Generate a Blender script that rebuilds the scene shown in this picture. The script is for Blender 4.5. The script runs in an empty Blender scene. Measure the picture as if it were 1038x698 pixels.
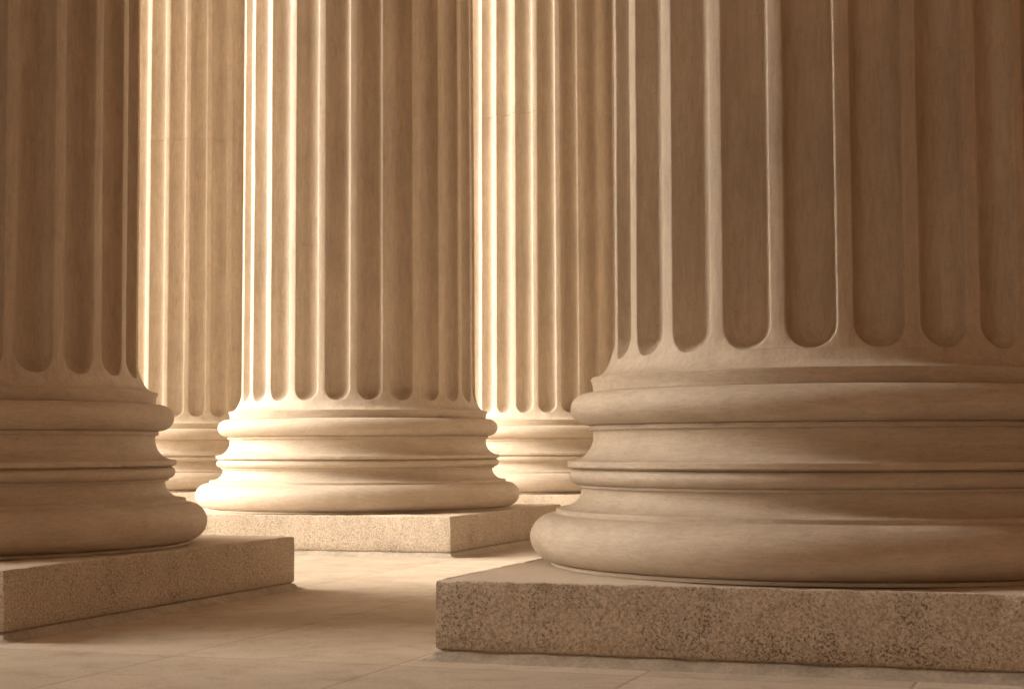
import bpy, bmesh, math, random
from math import sin, cos, pi, radians
from mathutils import Matrix, Vector, noise

S = 0.80                      # metres per column radius
sc = bpy.context.scene
COL = sc.collection

# ------------------------------------------------------------------ tuning
EXPOSURE = 2.66
SKY_STRENGTH = 0.085
SUN_STRENGTH = 0.84
SUN_ANGLE = 50
SUN_DIR = Vector((-0.83, -0.24, 0.42)).normalized()   # towards the sun
PHI = 19.14                   # camera heading against the colonnade grid
PLACE = {(2, 0): (-1.035, 7.419), (1, 0): (-5.793, 7.402), (1, 1): (-5.889, 12.94), (1, 2): (-5.915, 18.492), (0, 2): (-10.67, 18.50)}

# ------------------------------------------------------------------ helpers
def link(o, parent=None):
    COL.objects.link(o)
    if parent is not None:
        o.parent = parent
    return o

def tag(o, label=None, cat=None, group=None, kind=None):
    for k, v in (('label', label), ('category', cat), ('group', group), ('kind', kind)):
        if v:
            o[k] = v
    return o

def obj(name, bm, mat, parent=None, smooth_angle=None):
    me = bpy.data.meshes.new(name)
    bm.normal_update()
    bm.to_mesh(me)
    bm.free()
    me.materials.append(mat)
    if smooth_angle is not None:
        for p in me.polygons:
            p.use_smooth = True
        me.set_sharp_from_angle(angle=radians(smooth_angle))
    return link(bpy.data.objects.new(name, me), parent)

def wobble(x, y, z):
    """hand-carved unevenness, a millimetre or two"""
    p = Vector((x * 2.2, y * 2.2, z * 3.0))
    q = Vector((x * 9 + 7, y * 9, z * 16))
    return .0018 * noise.noise(p) + .0011 * noise.noise(q)

def nick(x, y, z):
    """small chips knocked out of an arris"""
    v = noise.noise(Vector((x * 6.5 + 3, y * 6.5, z * 9)))
    w_ = noise.noise(Vector((x * 17, y * 17 + 5, z * 17)))
    return max(0, v - .30) * .020 + max(0, w_ - .45) * .016

def lathe_bm(profile, n=300):
    """profile: list of (r, z) in column radii, bottom to top."""
    bm = bmesh.new()
    rows = []
    for k, (r, z) in enumerate(profile):
        sharp = False
        if 0 < k < len(profile) - 1:
            d0 = Vector((r - profile[k - 1][0], z - profile[k - 1][1]))
            d1 = Vector((profile[k + 1][0] - r, profile[k + 1][1] - z))
            sharp = d0.length > 1e-6 and d1.length > 1e-6 and d0.cross(d1) > 0 and d0.angle(d1) > .45
        row = []
        for i in range(n):
            c_, s_ = cos(2 * pi * i / n), sin(2 * pi * i / n)
            rr = r + wobble(c_ * r, s_ * r, z)
            if sharp:
                rr -= nick(c_ * r, s_ * r, z)
            row.append(bm.verts.new((rr * S * c_, rr * S * s_, z * S)))
        rows.append(row)
    for a, b in zip(rows, rows[1:]):
        for i in range(n):
            j = (i + 1) % n
            bm.faces.new((a[i], a[j], b[j], b[i]))
    return bm

def arc(r0, z0, rr, rz, t0, t1, n=14):
    return [(r0 + rr * cos(radians(t0 + (t1 - t0) * k / n)),
             z0 + rz * sin(radians(t0 + (t1 - t0) * k / n))) for k in range(n + 1)]

def box_bm(x0, x1, y0, y1, z0, z1):
    bm = bmesh.new()
    bmesh.ops.create_cube(bm, size=1)
    for v in bm.verts:
        v.co = Vector((x0 + (x1 - x0) * (v.co.x + .5), y0 + (y1 - y0) * (v.co.y + .5), z0 + (z1 - z0) * (v.co.z + .5)))
    return bm

# ------------------------------------------------------------------ materials
class NT:
    def __init__(self, name):
        self.m = bpy.data.materials.new(name)
        self.m.use_nodes = True
        self.t = self.m.node_tree
        self.b = self.t.nodes['Principled BSDF']
    def n(self, kind, **kw):
        nd = self.t.nodes.new(kind)
        for k, v in kw.items():
            setattr(nd, k, v)
        return nd
    def l(self, a, b):
        self.t.links.new(a, b)
    def coord(self, scale=(1, 1, 1), jitter=True):
        tc = self.n('ShaderNodeTexCoord')
        out = tc.outputs['Object']
        if jitter:                                   # every copy gets its own patch of stone
            oi = self.n('ShaderNodeObjectInfo')
            mu = self.n('ShaderNodeVectorMath', operation='MULTIPLY_ADD')
            self.l(oi.outputs['Location'], mu.inputs[0])
            mu.inputs[1].default_value = (3.17, 2.31, 1.0)
            self.l(out, mu.inputs[2])
            out = mu.outputs[0]
        mp = self.n('ShaderNodeMapping')
        mp.inputs['Scale'].default_value = scale
        self.l(out, mp.inputs['Vector'])
        return mp.outputs['Vector']
    def noise(self, vec, scale, detail=4, rough=.55, dist=0.0):
        nz = self.n('ShaderNodeTexNoise')
        nz.inputs['Scale'].default_value = scale
        nz.inputs['Detail'].default_value = detail
        nz.inputs['Roughness'].default_value = rough
        nz.inputs['Distortion'].default_value = dist
        self.l(vec, nz.inputs['Vector'])
        return nz.outputs['Fac']
    def ramp(self, fac, p0, c0, p1, c1):
        r = self.n('ShaderNodeValToRGB')
        e = r.color_ramp.elements
        e[0].position, e[0].color = p0, (*c0, 1)
        e[1].position, e[1].color = p1, (*c1, 1)
        self.l(fac, r.inputs[0])
        return r.outputs[0]
    def mul(self, a, b, fac=1.0):
        m = self.n('ShaderNodeMix', data_type='RGBA', blend_type='MULTIPLY')
        m.inputs[0].default_value = fac
        self.l(a, m.inputs[6]); self.l(b, m.inputs[7])
        return m.outputs[2]
    def add(self, a, b, wb=1.0):
        m = self.n('ShaderNodeMath', operation='MULTIPLY_ADD')
        self.l(b, m.inputs[0]); m.inputs[1].default_value = wb; self.l(a, m.inputs[2])
        return m.outputs[0]
    def bump(self, h, dist, strength=1.0):
        b = self.n('ShaderNodeBump')
        b.inputs['Distance'].default_value = dist
        b.inputs['Strength'].default_value = strength
        self.l(h, b.inputs['Height'])
        self.l(b.outputs[0], self.b.inputs['Normal'])

STONE = (0.605, 0.528, 0.438)
def shade(c, k):
    return tuple(x * k for x in c)

def stone_mat(name, stretch, veins, rough=.62, STONE=STONE):
    t = NT(name)
    v1 = t.coord((1, 1, 1))
    v2 = t.coord(stretch)
    big = t.ramp(t.noise(v1, 1.6, 5, .6, .4), .30, shade(STONE, .90), .72, shade(STONE, 1.06))
    streak = t.ramp(t.noise(v2, veins, 6, .62, 1.1), .30, (.76, .73, .69), .62, (1, 1, 1))
    spots = t.ramp(t.noise(v1, 9, 7, .7, .6), .30, (.78, .75, .72), .50, (1, 1, 1))
    fine = t.ramp(t.noise(v1, 120, 3, .6), .2, (.93, .92, .91), .8, (1.03, 1.03, 1.03))
    grain = t.ramp(t.noise(v2, veins * 9, 5, .72, .8), .36, (.74, .71, .68), .58, (1.05, 1.05, 1.05))
    pores = t.ramp(t.noise(v1, 70, 4, .75), .30, (.66, .61, .56), .40, (1, 1, 1))
    c = t.mul(t.mul(t.mul(t.mul(t.mul(big, streak, .6), spots, .38), fine), grain, .5), pores, .55)
    t.l(c, t.b.inputs['Base Color'])
    h = t.add(t.add(t.noise(v2, veins * 2, 5, .6), t.noise(v2, veins * 7, 4, .65), .4), t.noise(v1, 75, 5, .7), .45)
    t.bump(h, .0030, .7)
    t.b.inputs['Roughness'].default_value = rough
    t.b.inputs['Specular IOR Level'].default_value = .3
    return t.m

MAT_SHAFT = stone_mat('fluted_limestone', (1, 1, .16), 7)
MAT_BASE = stone_mat('moulded_limestone', (.45, .45, 3.0), 4.5)

def granite_mat(name):
    t = NT(name)
    v = t.coord((1, 1, 1))
    base = t.ramp(t.noise(v, 2.2, 5, .6), .3, shade(STONE, .90), .7, shade(STONE, 1.04))
    grain = t.ramp(t.noise(v, 120, 4, .75), .36, (.58, .53, .48), .62, (1.12, 1.12, 1.12))
    flecks = t.ramp(t.noise(v, 46, 4, .72, .3), .33, (.60, .53, .46), .43, (1, 1, 1))
    # irregular pits, denser in some patches than in others
    deep = t.add(t.noise(v, 150, 4, .7, .3), t.noise(v, 5.5, 4, .65), .38)
    pit = t.ramp(deep, .530, (1, 1, 1), .585, (0, 0, 0))
    pitc = t.ramp(deep, .525, (.42, .35, .29), .580, (1, 1, 1))
    rough = t.mul(t.mul(t.mul(base, grain), flecks, .75), pitc)
    smooth = t.mul(t.ramp(t.noise(v, 3, 5, .6), .3, shade(STONE, .94), .7, shade(STONE, 1.06)),
                   t.ramp(t.noise(v, 120, 3, .7), .3, (.88, .86, .84), .7, (1.05, 1.05, 1.05)))
    g = t.n('ShaderNodeNewGeometry')                  # the bed on top is rubbed smooth, the sides are hammered
    sx = t.n('ShaderNodeSeparateXYZ'); t.l(g.outputs['True Normal'], sx.inputs[0])
    top = t.n('ShaderNodeMapRange'); t.l(sx.outputs[2], top.inputs[0])
    top.inputs[1].default_value = .80; top.inputs[2].default_value = .97
    mx = t.n('ShaderNodeMix', data_type='RGBA')
    t.l(top.outputs[0], mx.inputs[0]); t.l(rough, mx.inputs[6]); t.l(smooth, mx.inputs[7])
    t.l(mx.outputs[2], t.b.inputs['Base Color'])
    sep = t.n('ShaderNodeRGBToBW'); t.l(pit, sep.inputs[0])
    inv = t.n('ShaderNodeMath', operation='MULTIPLY'); t.l(sep.outputs[0], inv.inputs[0]); inv.inputs[1].default_value = -.9
    hh = t.add(inv.outputs[0], t.noise(v, 75, 5, .75), 1.0)
    fl = t.n('ShaderNodeMath', operation='SUBTRACT'); fl.inputs[0].default_value = 1; t.l(top.outputs[0], fl.inputs[1])
    h2 = t.n('ShaderNodeMath', operation='MULTIPLY'); t.l(hh, h2.inputs[0]); t.l(fl.outputs[0], h2.inputs[1])
    t.bump(h2.outputs[0], .004, .8)
    t.b.inputs['Roughness'].default_value = .8
    t.b.inputs['Specular IOR Level'].default_value = .25
    return t.m
MAT_PLINTH = granite_mat('pitted_granite')

def mortar_mat():
    t = NT('lime_mortar')
    v = t.coord((1, 1, 1))
    c = t.mul(t.ramp(t.noise(v, 6, 5, .7), .3, shade(STONE, .55), .7, shade(STONE, .85)),
              t.ramp(t.noise(v, 70, 4, .7), .3, (.75, .72, .68), .7, (1.05, 1.05, 1.05)))
    t.l(c, t.b.inputs['Base Color'])
    t.bump(t.noise(v, 45, 5, .7), .006, .8)
    t.b.inputs['Roughness'].default_value = .9
    return t.m
MAT_MORTAR = mortar_mat()

def floor_mat():
    """stone slabs laid to the plinth grid: joints follow the plinth edges and the bay middles"""
    t = NT('stone_paving')
    tc = t.n('ShaderNodeTexCoord')
    sx = t.n('ShaderNodeSeparateXYZ'); t.l(tc.outputs['Object'], sx.inputs[0])
    def joint(sock, origin, period):
        a = t.n('ShaderNodeMath', operation='SUBTRACT'); t.l(sock, a.inputs[0]); a.inputs[1].default_value = origin
        d = t.n('ShaderNodeMath', operation='DIVIDE'); t.l(a.outputs[0], d.inputs[0]); d.inputs[1].default_value = period
        f = t.n('ShaderNodeMath', operation='FLOOR'); t.l(d.outputs[0], f.inputs[0])
        p = t.n('ShaderNodeMath', operation='PINGPONG'); t.l(d.outputs[0], p.inputs[0]); p.inputs[1].default_value = .5
        w = t.n('ShaderNodeMath', operation='MULTIPLY'); t.l(p.outputs[0], w.inputs[0]); w.inputs[1].default_value = period
        return f.outputs[0], w.outputs[0]
    ia, da = joint(sx.outputs[0], -4.43 * S, .964 * S)
    ib, db = joint(sx.outputs[1], 8.60 * S, 2.765 * S)
    mn = t.n('ShaderNodeMath', operation='MINIMUM'); t.l(da, mn.inputs[0]); t.l(db, mn.inputs[1])
    cv = t.n('ShaderNodeCombineXYZ'); t.l(ia, cv.inputs[0]); t.l(ib, cv.inputs[1])
    wn = t.n('ShaderNodeTexWhiteNoise', noise_dimensions='2D'); t.l(cv.outputs[0], wn.inputs['Vector'])
    slab = t.ramp(wn.outputs['Value'], 0, shade(STONE, .86), 1, shade(STONE, 1.08))
    v = t.coord((1, 1, 1), False)
    mott = t.ramp(t.noise(v, 2.3, 6, .62, .5), .3, (.84, .82, .79), .68, (1.04, 1.04, 1.04))
    sand = t.ramp(t.noise(v, 95, 5, .75), .3, (.76, .73, .70), .7, (1.08, 1.08, 1.08))
    dirt = t.ramp(t.noise(v, 7, 8, .74, .6), .34, (.74, .70, .65), .52, (1, 1, 1))
    gap = t.ramp(mn.outputs[0], .0020, (.64, .59, .54), .0060, (1, 1, 1))
    t.l(t.mul(t.mul(t.mul(t.mul(slab, mott), sand), dirt, .7), gap, .8), t.b.inputs['Base Color'])
    gh = t.ramp(mn.outputs[0], .002, (0, 0, 0), .007, (1, 1, 1))
    t.bump(t.add(t.noise(v, 90, 5, .7), gh, .7), .0025, .7)
    t.b.inputs['Roughness'].default_value = .72
    t.b.inputs['Specular IOR Level'].default_value = .3
    return t.m
MAT_FLOOR = floor_mat()
MAT_BOUNCE = stone_mat('brown_bounce_ashlar', (1, 1, 1), 4, STONE=(.50, .28, .12))  # saturated brown for the added walls, reddens the light they bounce
MAT_WALL = stone_mat('dark_bounce_ashlar', (1, 1, 1), 4, STONE=(.43, .24, .11))  # dark brown, set to keep light bounced onto the near columns low and warm

def ground_mat():
    t = NT('pale_forecourt')
    v = t.coord((1, 1, 1), False)
    t.l(t.ramp(t.noise(v, .4, 6, .6), .3, shade(STONE, .85), .7, shade(STONE, 1.02)), t.b.inputs['Base Color'])
    t.b.inputs['Roughness'].default_value = .9
    return t.m
MAT_GROUND = ground_mat()

# ------------------------------------------------------------------ the column
PL = 0.310                    # plinth height
PW = 1.383                    # plinth half width
Z0 = PL                       # everything below is stacked on the plinth
TOP = 17.6                    # underside of the beams
CAP = 2.2

LOWER_TORUS = [(1.255, 0), (1.285, .0), (1.285, .014), (1.272, .017)] + arc(1.268, .121, .1105, .103, -86, 90, 26) \
    + [(1.266, .226), (1.262, .227), (1.262, .243), (1.259, .246), (1.20, .246)]
LOWER_SCOTIA = [(1.24, .240), (1.254, .246)] + [(1.252 - .104 * sin(radians(t)), .247 + .083 * (1 - cos(radians(t)))) for t in range(6, 91, 6)] \
    + [(1.148, .338), (1.151, .341), (1.165, .341), (1.167, .344), (1.167, .352), (1.12, .353)]
ASTRAGAL = [(1.12, .3525), (1.163, .3525)] + arc(1.163, .388, .040, .0345, -86, 78, 16) + [(1.188, .4215), (1.193, .4240), (1.12, .427)]
UPPER_SCOTIA = [(1.12, .4235), (1.192, .4240), (1.204, .4275), (1.2085, .431), (1.2085, .451), (1.205, .455)] \
    + [(1.200 - .107 * sin(radians(t)), .456 + .112 * (1 - cos(radians(t)))) for t in range(6, 91, 6)] \
    + [(1.093, .580), (1.096, .588), (1.108, .589), (1.112, .592), (1.112, .609), (1.108, .612), (1.06, .613)]
UPPER_TORUS = [(1.06, .6125), (1.112, .6125)] + arc(1.115, .685, .0790, .0715, -86, 86, 24) + [(1.112, .757), (1.05, .758)]
FILLET_RING = [(1.05, .7575), (1.088, .7575), (1.091, .760), (1.094, .790), (1.104, .816), (1.104, .820), (1.100, .8225), (1.02, .823)]

def shaft_radius(z):
    """apophyge flare at the foot, then a faint taper"""
    if z < 1.0:
        u = min(1, max(0, (1.0 - z) / .1775))
        return 1.0 + .094 * (1 - math.sqrt(max(0, 1 - u ** 2.0)))
    return 1.0 - .0022 * (z - 1.0) - .00018 * (z - 1.0) ** 2

FL_A, FL_F, FL_D = .0994, .0315, .092            # flute half width, half fillet, depth (arc lengths at r = 1)
FL_END = .897                                    # lowest point of a flute

def shaft_bm(z0, z1, foot):
    bm = bmesh.new()
    zc = FL_END + FL_A
    zs = []
    if foot:
        zs += [.8225 + (FL_END - .8225) * k / 7 for k in range(7)]
        zs += [zc - FL_A * cos(pi / 2 * k / 18) for k in range(18)]
        zs += [zc + .02, zc + .25, zc + .8]
    else:
        zs += [z0, z0 + .004, z0 + .02]
    k0 = zs[-1]
    zs += [k0 + (z1 - .02 - k0) * k / 8 for k in range(1, 9)] + [z1 - .004, z1]
    NS = 17
    rows = []
    for iz, z in enumerate(zs):
        R = shaft_radius(z)
        if foot and z < zc:
            w = math.sqrt(max(0, FL_A ** 2 - (zc - z) ** 2))
        else:
            w = FL_A
        inset = 0.0
        if abs(z - z1) < 1e-6 or (not foot and abs(z - z0) < 1e-6):
            inset = .004                                     # eased arris of the drum joint
        ww = max(w, .004) if z >= FL_END - 1e-6 else FL_A * .5
        if foot and z < FL_END - 1e-6:
            ww = .004 + (FL_A * .5) * max(0, (FL_END - z) / (FL_END - .8225)) ** .8
        row = []
        half = FL_A + FL_F
        for f in range(24):
            th = radians(15 * f + 15)                        # a flute faces each side of the plinth
            pts = []
            g = half - ww
            rd = min(.007, g * .3) if w > 0 else 0
            for s in (-1, 1):
                seq = [(-half, 0.), (-(ww + rd), 0.), (-(ww + rd * .35), .0009 if w > .01 else 0.)]
                if s == 1:
                    seq = [(-x, d) for x, d in reversed(seq)][:-1]
                if s == -1:
                    pts += seq
                    for j in range(NS):
                        ph = -pi / 2 + pi * (j + .18) / (NS - .64)
                        x = ww * sin(ph)
                        d = 0.
                        if w > 0:
                            rho = math.sqrt(x * x + (max(0, zc - z) if foot else 0) ** 2) / FL_A
                            q = 1 - rho ** 2.7
                            d = FL_D * math.sqrt(q) if q > 0 else 0.
                            d = max(d, .0028 if w > .01 else 0)
                        pts.append((x, d))
                else:
                    pts += seq
            for x, d in pts:
                a = th + x
                r = R - d - inset + wobble(R * cos(a), R * sin(a), z * .35 + f) * 1.1
                if d < .004 and abs(x) > ww - .001 and w > 0:
                    r -= nick(R * cos(a) * 1.4, R * sin(a) * 1.4, z * .8) * .55
                r *= S
                row.append(bm.verts.new((r * cos(a), r * sin(a), z * S)))
        rows.append(row)
    n = len(rows[0])
    for a, b in zip(rows, rows[1:]):
        for i in range(n):
            j = (i + 1) % n
            bm.faces.new((a[i], a[j], b[j], b[i]))
    bm.faces.new(rows[-1])
    bm.faces.new(list(reversed(rows[0])))
    return bm

def plinth_bm():
    """square block with worn arrises: the faces are gridded and roughened a few millimetres"""
    rnd = random.Random(5)
    bm = bmesh.new()
    prof = [(PW - .02, 0), (PW - .014, 0.0), (PW - .016, .036), (PW - .004, .044), (PW, .050), (PW, .11), (PW, .17), (PW, .23), (PW, PL - .010), (PW - .0015, PL - .004), (PW - .0055, PL - .0008), (PW - .012, PL)]
    N = 90
    rows = []
    for hw, z in prof:
        loop = []
        for side in range(4):
            for k in range(N):
                t = -1 + 2 * k / N
                cr = .006                                     # rounded vertical arris
                x, y = hw * t, -hw
                if k == 0:
                    x, y = -hw + cr * .3, -hw + cr * .3
                e = .0022 * (rnd.random() - .5) + .0012 * sin(k * .37 + side) * sin(k * .11 + 1.3 * side)
                edge = z > PL - .02
                y += e * (1.2 if edge else .35)
                zz = z - (max(0, e) * 1.6 if edge else 0)
                if edge:                                      # worn and chipped arris
                    c = max(0, noise.noise(Vector((k * .31 + side * 50, side * 7.0, 0))) - .16) * .015 \
                        + max(0, noise.noise(Vector((k * .9, side * 9.0, 4))) - .30) * .013 + (.003 if k in (0, 1, N - 1) else 0)
                    zz -= c; y += c * .8
                for _ in range(side):
                    x, y = -y, x
                loop.append(bm.verts.new((x * S, y * S, zz * S)))
        rows.append(loop)
    n = 4 * N
    for a, b in zip(rows, rows[1:]):
        for i in range(n):
            j = (i + 1) % n
            bm.faces.new((a[i], a[j], b[j], b[i]))
    bm.faces.new(rows[-1])
    bm.faces.new(list(reversed(rows[0])))
    return bm

def mortar_bm():
    rnd = random.Random(9)
    bm = bmesh.new()
    prof = [(PW - .020, .036), (PW - .004, .034), (PW + .005, .024), (PW + .016, .013), (PW + .040, .005), (PW + .066, -.003)]
    N = 60
    rows = []
    for q, (hw, z) in enumerate(prof):
        loop = []
        for side in range(4):
            for k in range(N):
                t = -1 + 2 * k / N
                x, y = hw * t, -hw
                e = .5 * sin(k * .9 + side * 2) * sin(k * .23) + .5 * (rnd.random() - .5)
                y -= .007 * e * q / 3
                for _ in range(side):
                    x, y = -y, x
                loop.append(bm.verts.new((x * S, y * S, (z + (.006 * e if q < 2 else 0)) * S)))
        rows.append(loop)
    n = 4 * N
    for a, b in zip(rows[::-1], rows[::-1][1:]):
        for i in range(n):
            j = (i + 1) % n
            bm.faces.new((a[i], a[j], b[j], b[i]))
    return bm

def make_column():
    root = link(bpy.data.objects.new('stone_column', None))
    p = obj('plinth', plinth_bm(), MAT_PLINTH, root, 50)
    obj('mortar_bedding', mortar_bm(), MAT_MORTAR, p, 50)
    for name, prof in (('lower_torus', LOWER_TORUS), ('lower_scotia', LOWER_SCOTIA), ('astragal', ASTRAGAL),
                       ('upper_scotia', UPPER_SCOTIA), ('upper_torus', UPPER_TORUS), ('fillet_ring', FILLET_RING)):
        o = obj(name, lathe_bm(prof), MAT_BASE, root, 38)
        o.location.z = Z0 * S
    zs = [.8225, 4.315, 7.9, 11.5, TOP - CAP - Z0]
    for i in range(4):
        o = obj('shaft_drum', shaft_bm(zs[i], zs[i + 1] - .0005, i == 0), MAT_SHAFT, root, 42)
        o.location.z = Z0 * S
    zc = TOP - CAP
    rt = shaft_radius(zc - Z0)
    c = obj('capital', lathe_bm([(rt - .05, 0), (rt + .05, 0), (rt + .05, .06), (rt - .02, .1), (rt - .02, .6), (rt + .05, 1.1), (rt + .3, 1.7), (rt + .42, 1.85), (rt + .42, 1.9), (.2, 1.9)], 96), MAT_BASE, root, 38)
    c.location.z = zc * S
    a = obj('abacus', box_bm(-1.35 * S, 1.35 * S, -1.35 * S, 1.35 * S, 0, .3 * S), MAT_BASE, c)
    a.location.z = 1.9 * S
    return root

def copy_tree(o, parent=None):
    c = o.copy()
    COL.objects.link(c)
    c.parent = parent
    for ch in list(o.children):
        copy_tree(ch, c)
    return c

LABELS = {
    (1, 0): 'dark shaded fluted stone column cut off by the left edge, on a pitted granite plinth',
    (2, 0): 'largest and nearest fluted stone column, filling the right side on a wide plinth',
    (1, 1): 'fluted stone column in the middle, pale left side, whole base and plinth corner in view',
    (1, 2): 'pale distant fluted column seen between the middle column and the big right one',
    (0, 2): 'brightly lit distant fluted column seen between the dark left column and the middle one',
}
proto = make_column()
first = True
spots = [(1, 0), (2, 0), (1, 1), (1, 2), (0, 2)]
for ia, ib in spots:
    o = proto if first else copy_tree(proto)
    first = False
    o.location = (PLACE[(ia, ib)][0] * S, PLACE[(ia, ib)][1] * S, 0)
    for ch in o.children:
        if ch.name.startswith('shaft_drum'):
            ch.rotation_euler.z = radians({(2, 0): 2.4, (1, 0): 1.6}.get((ia, ib), -.5))
    tag(o, LABELS[(ia, ib)], 'column', 'fluted columns of the portico', 'thing')
# columns of the same portico that stand hidden or out of frame but shade the bays
HID = [(-10.6, 23.98), (-5.86, 23.98), (-1.02, 12.92), (-1.02, 18.45), 
       (3.82, 7.41), (3.82, 12.92), (3.82, 18.45)]
for a, b in HID:
    o = copy_tree(proto)
    o.location = (a * S, b * S, 0)
    tag(o, 'fluted stone column of the portico standing outside the view or behind a nearer column', 'column', 'unseen columns of the portico', 'thing')

# ------------------------------------------------------------------ setting
A0, A1, B0, B1 = -13.2 * S, 7.0 * S, -20.0 * S, 25.5 * S
tag(obj('floor', box_bm(A0, A1, B0, B1, -1.2, 0), MAT_FLOOR), kind='structure')
tag(obj('ground', box_bm(-300, 300, -300, 300, -1.5, -1.0), MAT_GROUND), kind='structure')
bm = bmesh.new()
for k in range(5):
    b2 = box_bm(A0 - .36 * (k + 1), A0 - .36 * k, B0, B1, -1.1, -.17 * (k + 1))
    me = bpy.data.meshes.new('t'); b2.to_mesh(me); b2.free(); bm.from_mesh(me); bpy.data.meshes.remove(me)
tag(obj('steps', bm, MAT_GROUND), kind='structure')
tag(obj('ceiling', box_bm(A0, A1, B0, B1, (TOP + 1.8) * S, (TOP + 4.5) * S), MAT_WALL), kind='structure')
tag(obj('unseen_wall', box_bm(A1, A1 + .8, B0, B1, 0, (TOP + 1.8) * S), MAT_WALL), 'plain stone wall closing the portico on the right, outside the view', 'wall', None, 'thing')
tag(obj('unseen_wall', box_bm(-2.8 * S, A1, B0 - .8, B0, 0, (TOP + 1.8) * S), MAT_BOUNCE), 'plain wall added behind the camera, outside the view, cut short to let fill light in', 'wall', None, 'thing')  # added wall, open on its left so fill reaches the near right column

tag(obj('unseen_wall', box_bm(A0 + .9, A0 + 1.5, B0, 4.2 * S, 0, (TOP + 1.8) * S), MAT_BOUNCE), 'plain wall added on the left beside the camera, outside the view, to block light', 'wall', None, 'thing')  # added blocker, keeps sun and sky off the two nearest columns

# ------------------------------------------------------------------ light
w = bpy.data.worlds.new('World')
sc.world = w
w.use_nodes = True
nt = w.node_tree
bg = nt.nodes['Background']
sky = nt.nodes.new('ShaderNodeTexSky')
sky.sky_type = 'NISHITA'
sky.sun_disc = False
elev = math.asin(SUN_DIR.z)
sky.sun_elevation = elev
sky.sun_rotation = math.atan2(SUN_DIR.x, SUN_DIR.y)
sky.air_density = 1.0
sky.dust_density = 3.0
bw = nt.nodes.new('ShaderNodeRGBToBW')
nt.links.new(sky.outputs[0], bw.inputs[0])
tint = nt.nodes.new('ShaderNodeMix'); tint.data_type = 'RGBA'; tint.blend_type = 'MULTIPLY'
tint.inputs[0].default_value = 1
nt.links.new(bw.outputs[0], tint.inputs[6])
tint.inputs[7].default_value = (1.0, .76, .51, 1)        # the photograph is toned sepia: a warm, colourless sky
nt.links.new(tint.outputs[2], bg.inputs[0])
bg.inputs[1].default_value = SKY_STRENGTH

sl = bpy.data.lights.new('sun', 'SUN')
sl.energy = SUN_STRENGTH
sl.angle = radians(SUN_ANGLE)
sl.color = (.95, 1.0, 1.0)
so = link(bpy.data.objects.new('sun', sl))
so.rotation_euler = SUN_DIR.to_track_quat('Z', 'Y').to_euler()
so.location = (0, 0, 30)

# ------------------------------------------------------------------ camera
cam = bpy.data.cameras.new('camera')
cam.sensor_width = 36
cam.lens = 1666.4 / 1038 * 36
cam.clip_end = 2000
co = link(bpy.data.objects.new('camera', cam))
co.matrix_world = Matrix.Translation((0, 0, .829 * S)) @ Matrix.Rotation(radians(PHI), 4, 'Z') \
    @ Matrix.Rotation(radians(90 + 3.5575), 4, 'X') @ Matrix.Rotation(radians(-.2465), 4, 'Z')
sc.camera = co

# ------------------------------------------------------------------ render
sc.render.engine = 'CYCLES'
sc.view_settings.view_transform = 'Standard'
sc.view_settings.look = 'None'
sc.view_settings.gamma = 1
sc.view_settings.exposure = EXPOSURE
sc.view_settings.use_curve_mapping = False
sc.cycles.max_bounces = 16
sc.cycles.diffuse_bounces = 12
sc.cycles.filter_width = 1.6
sc.cycles.use_denoising = True
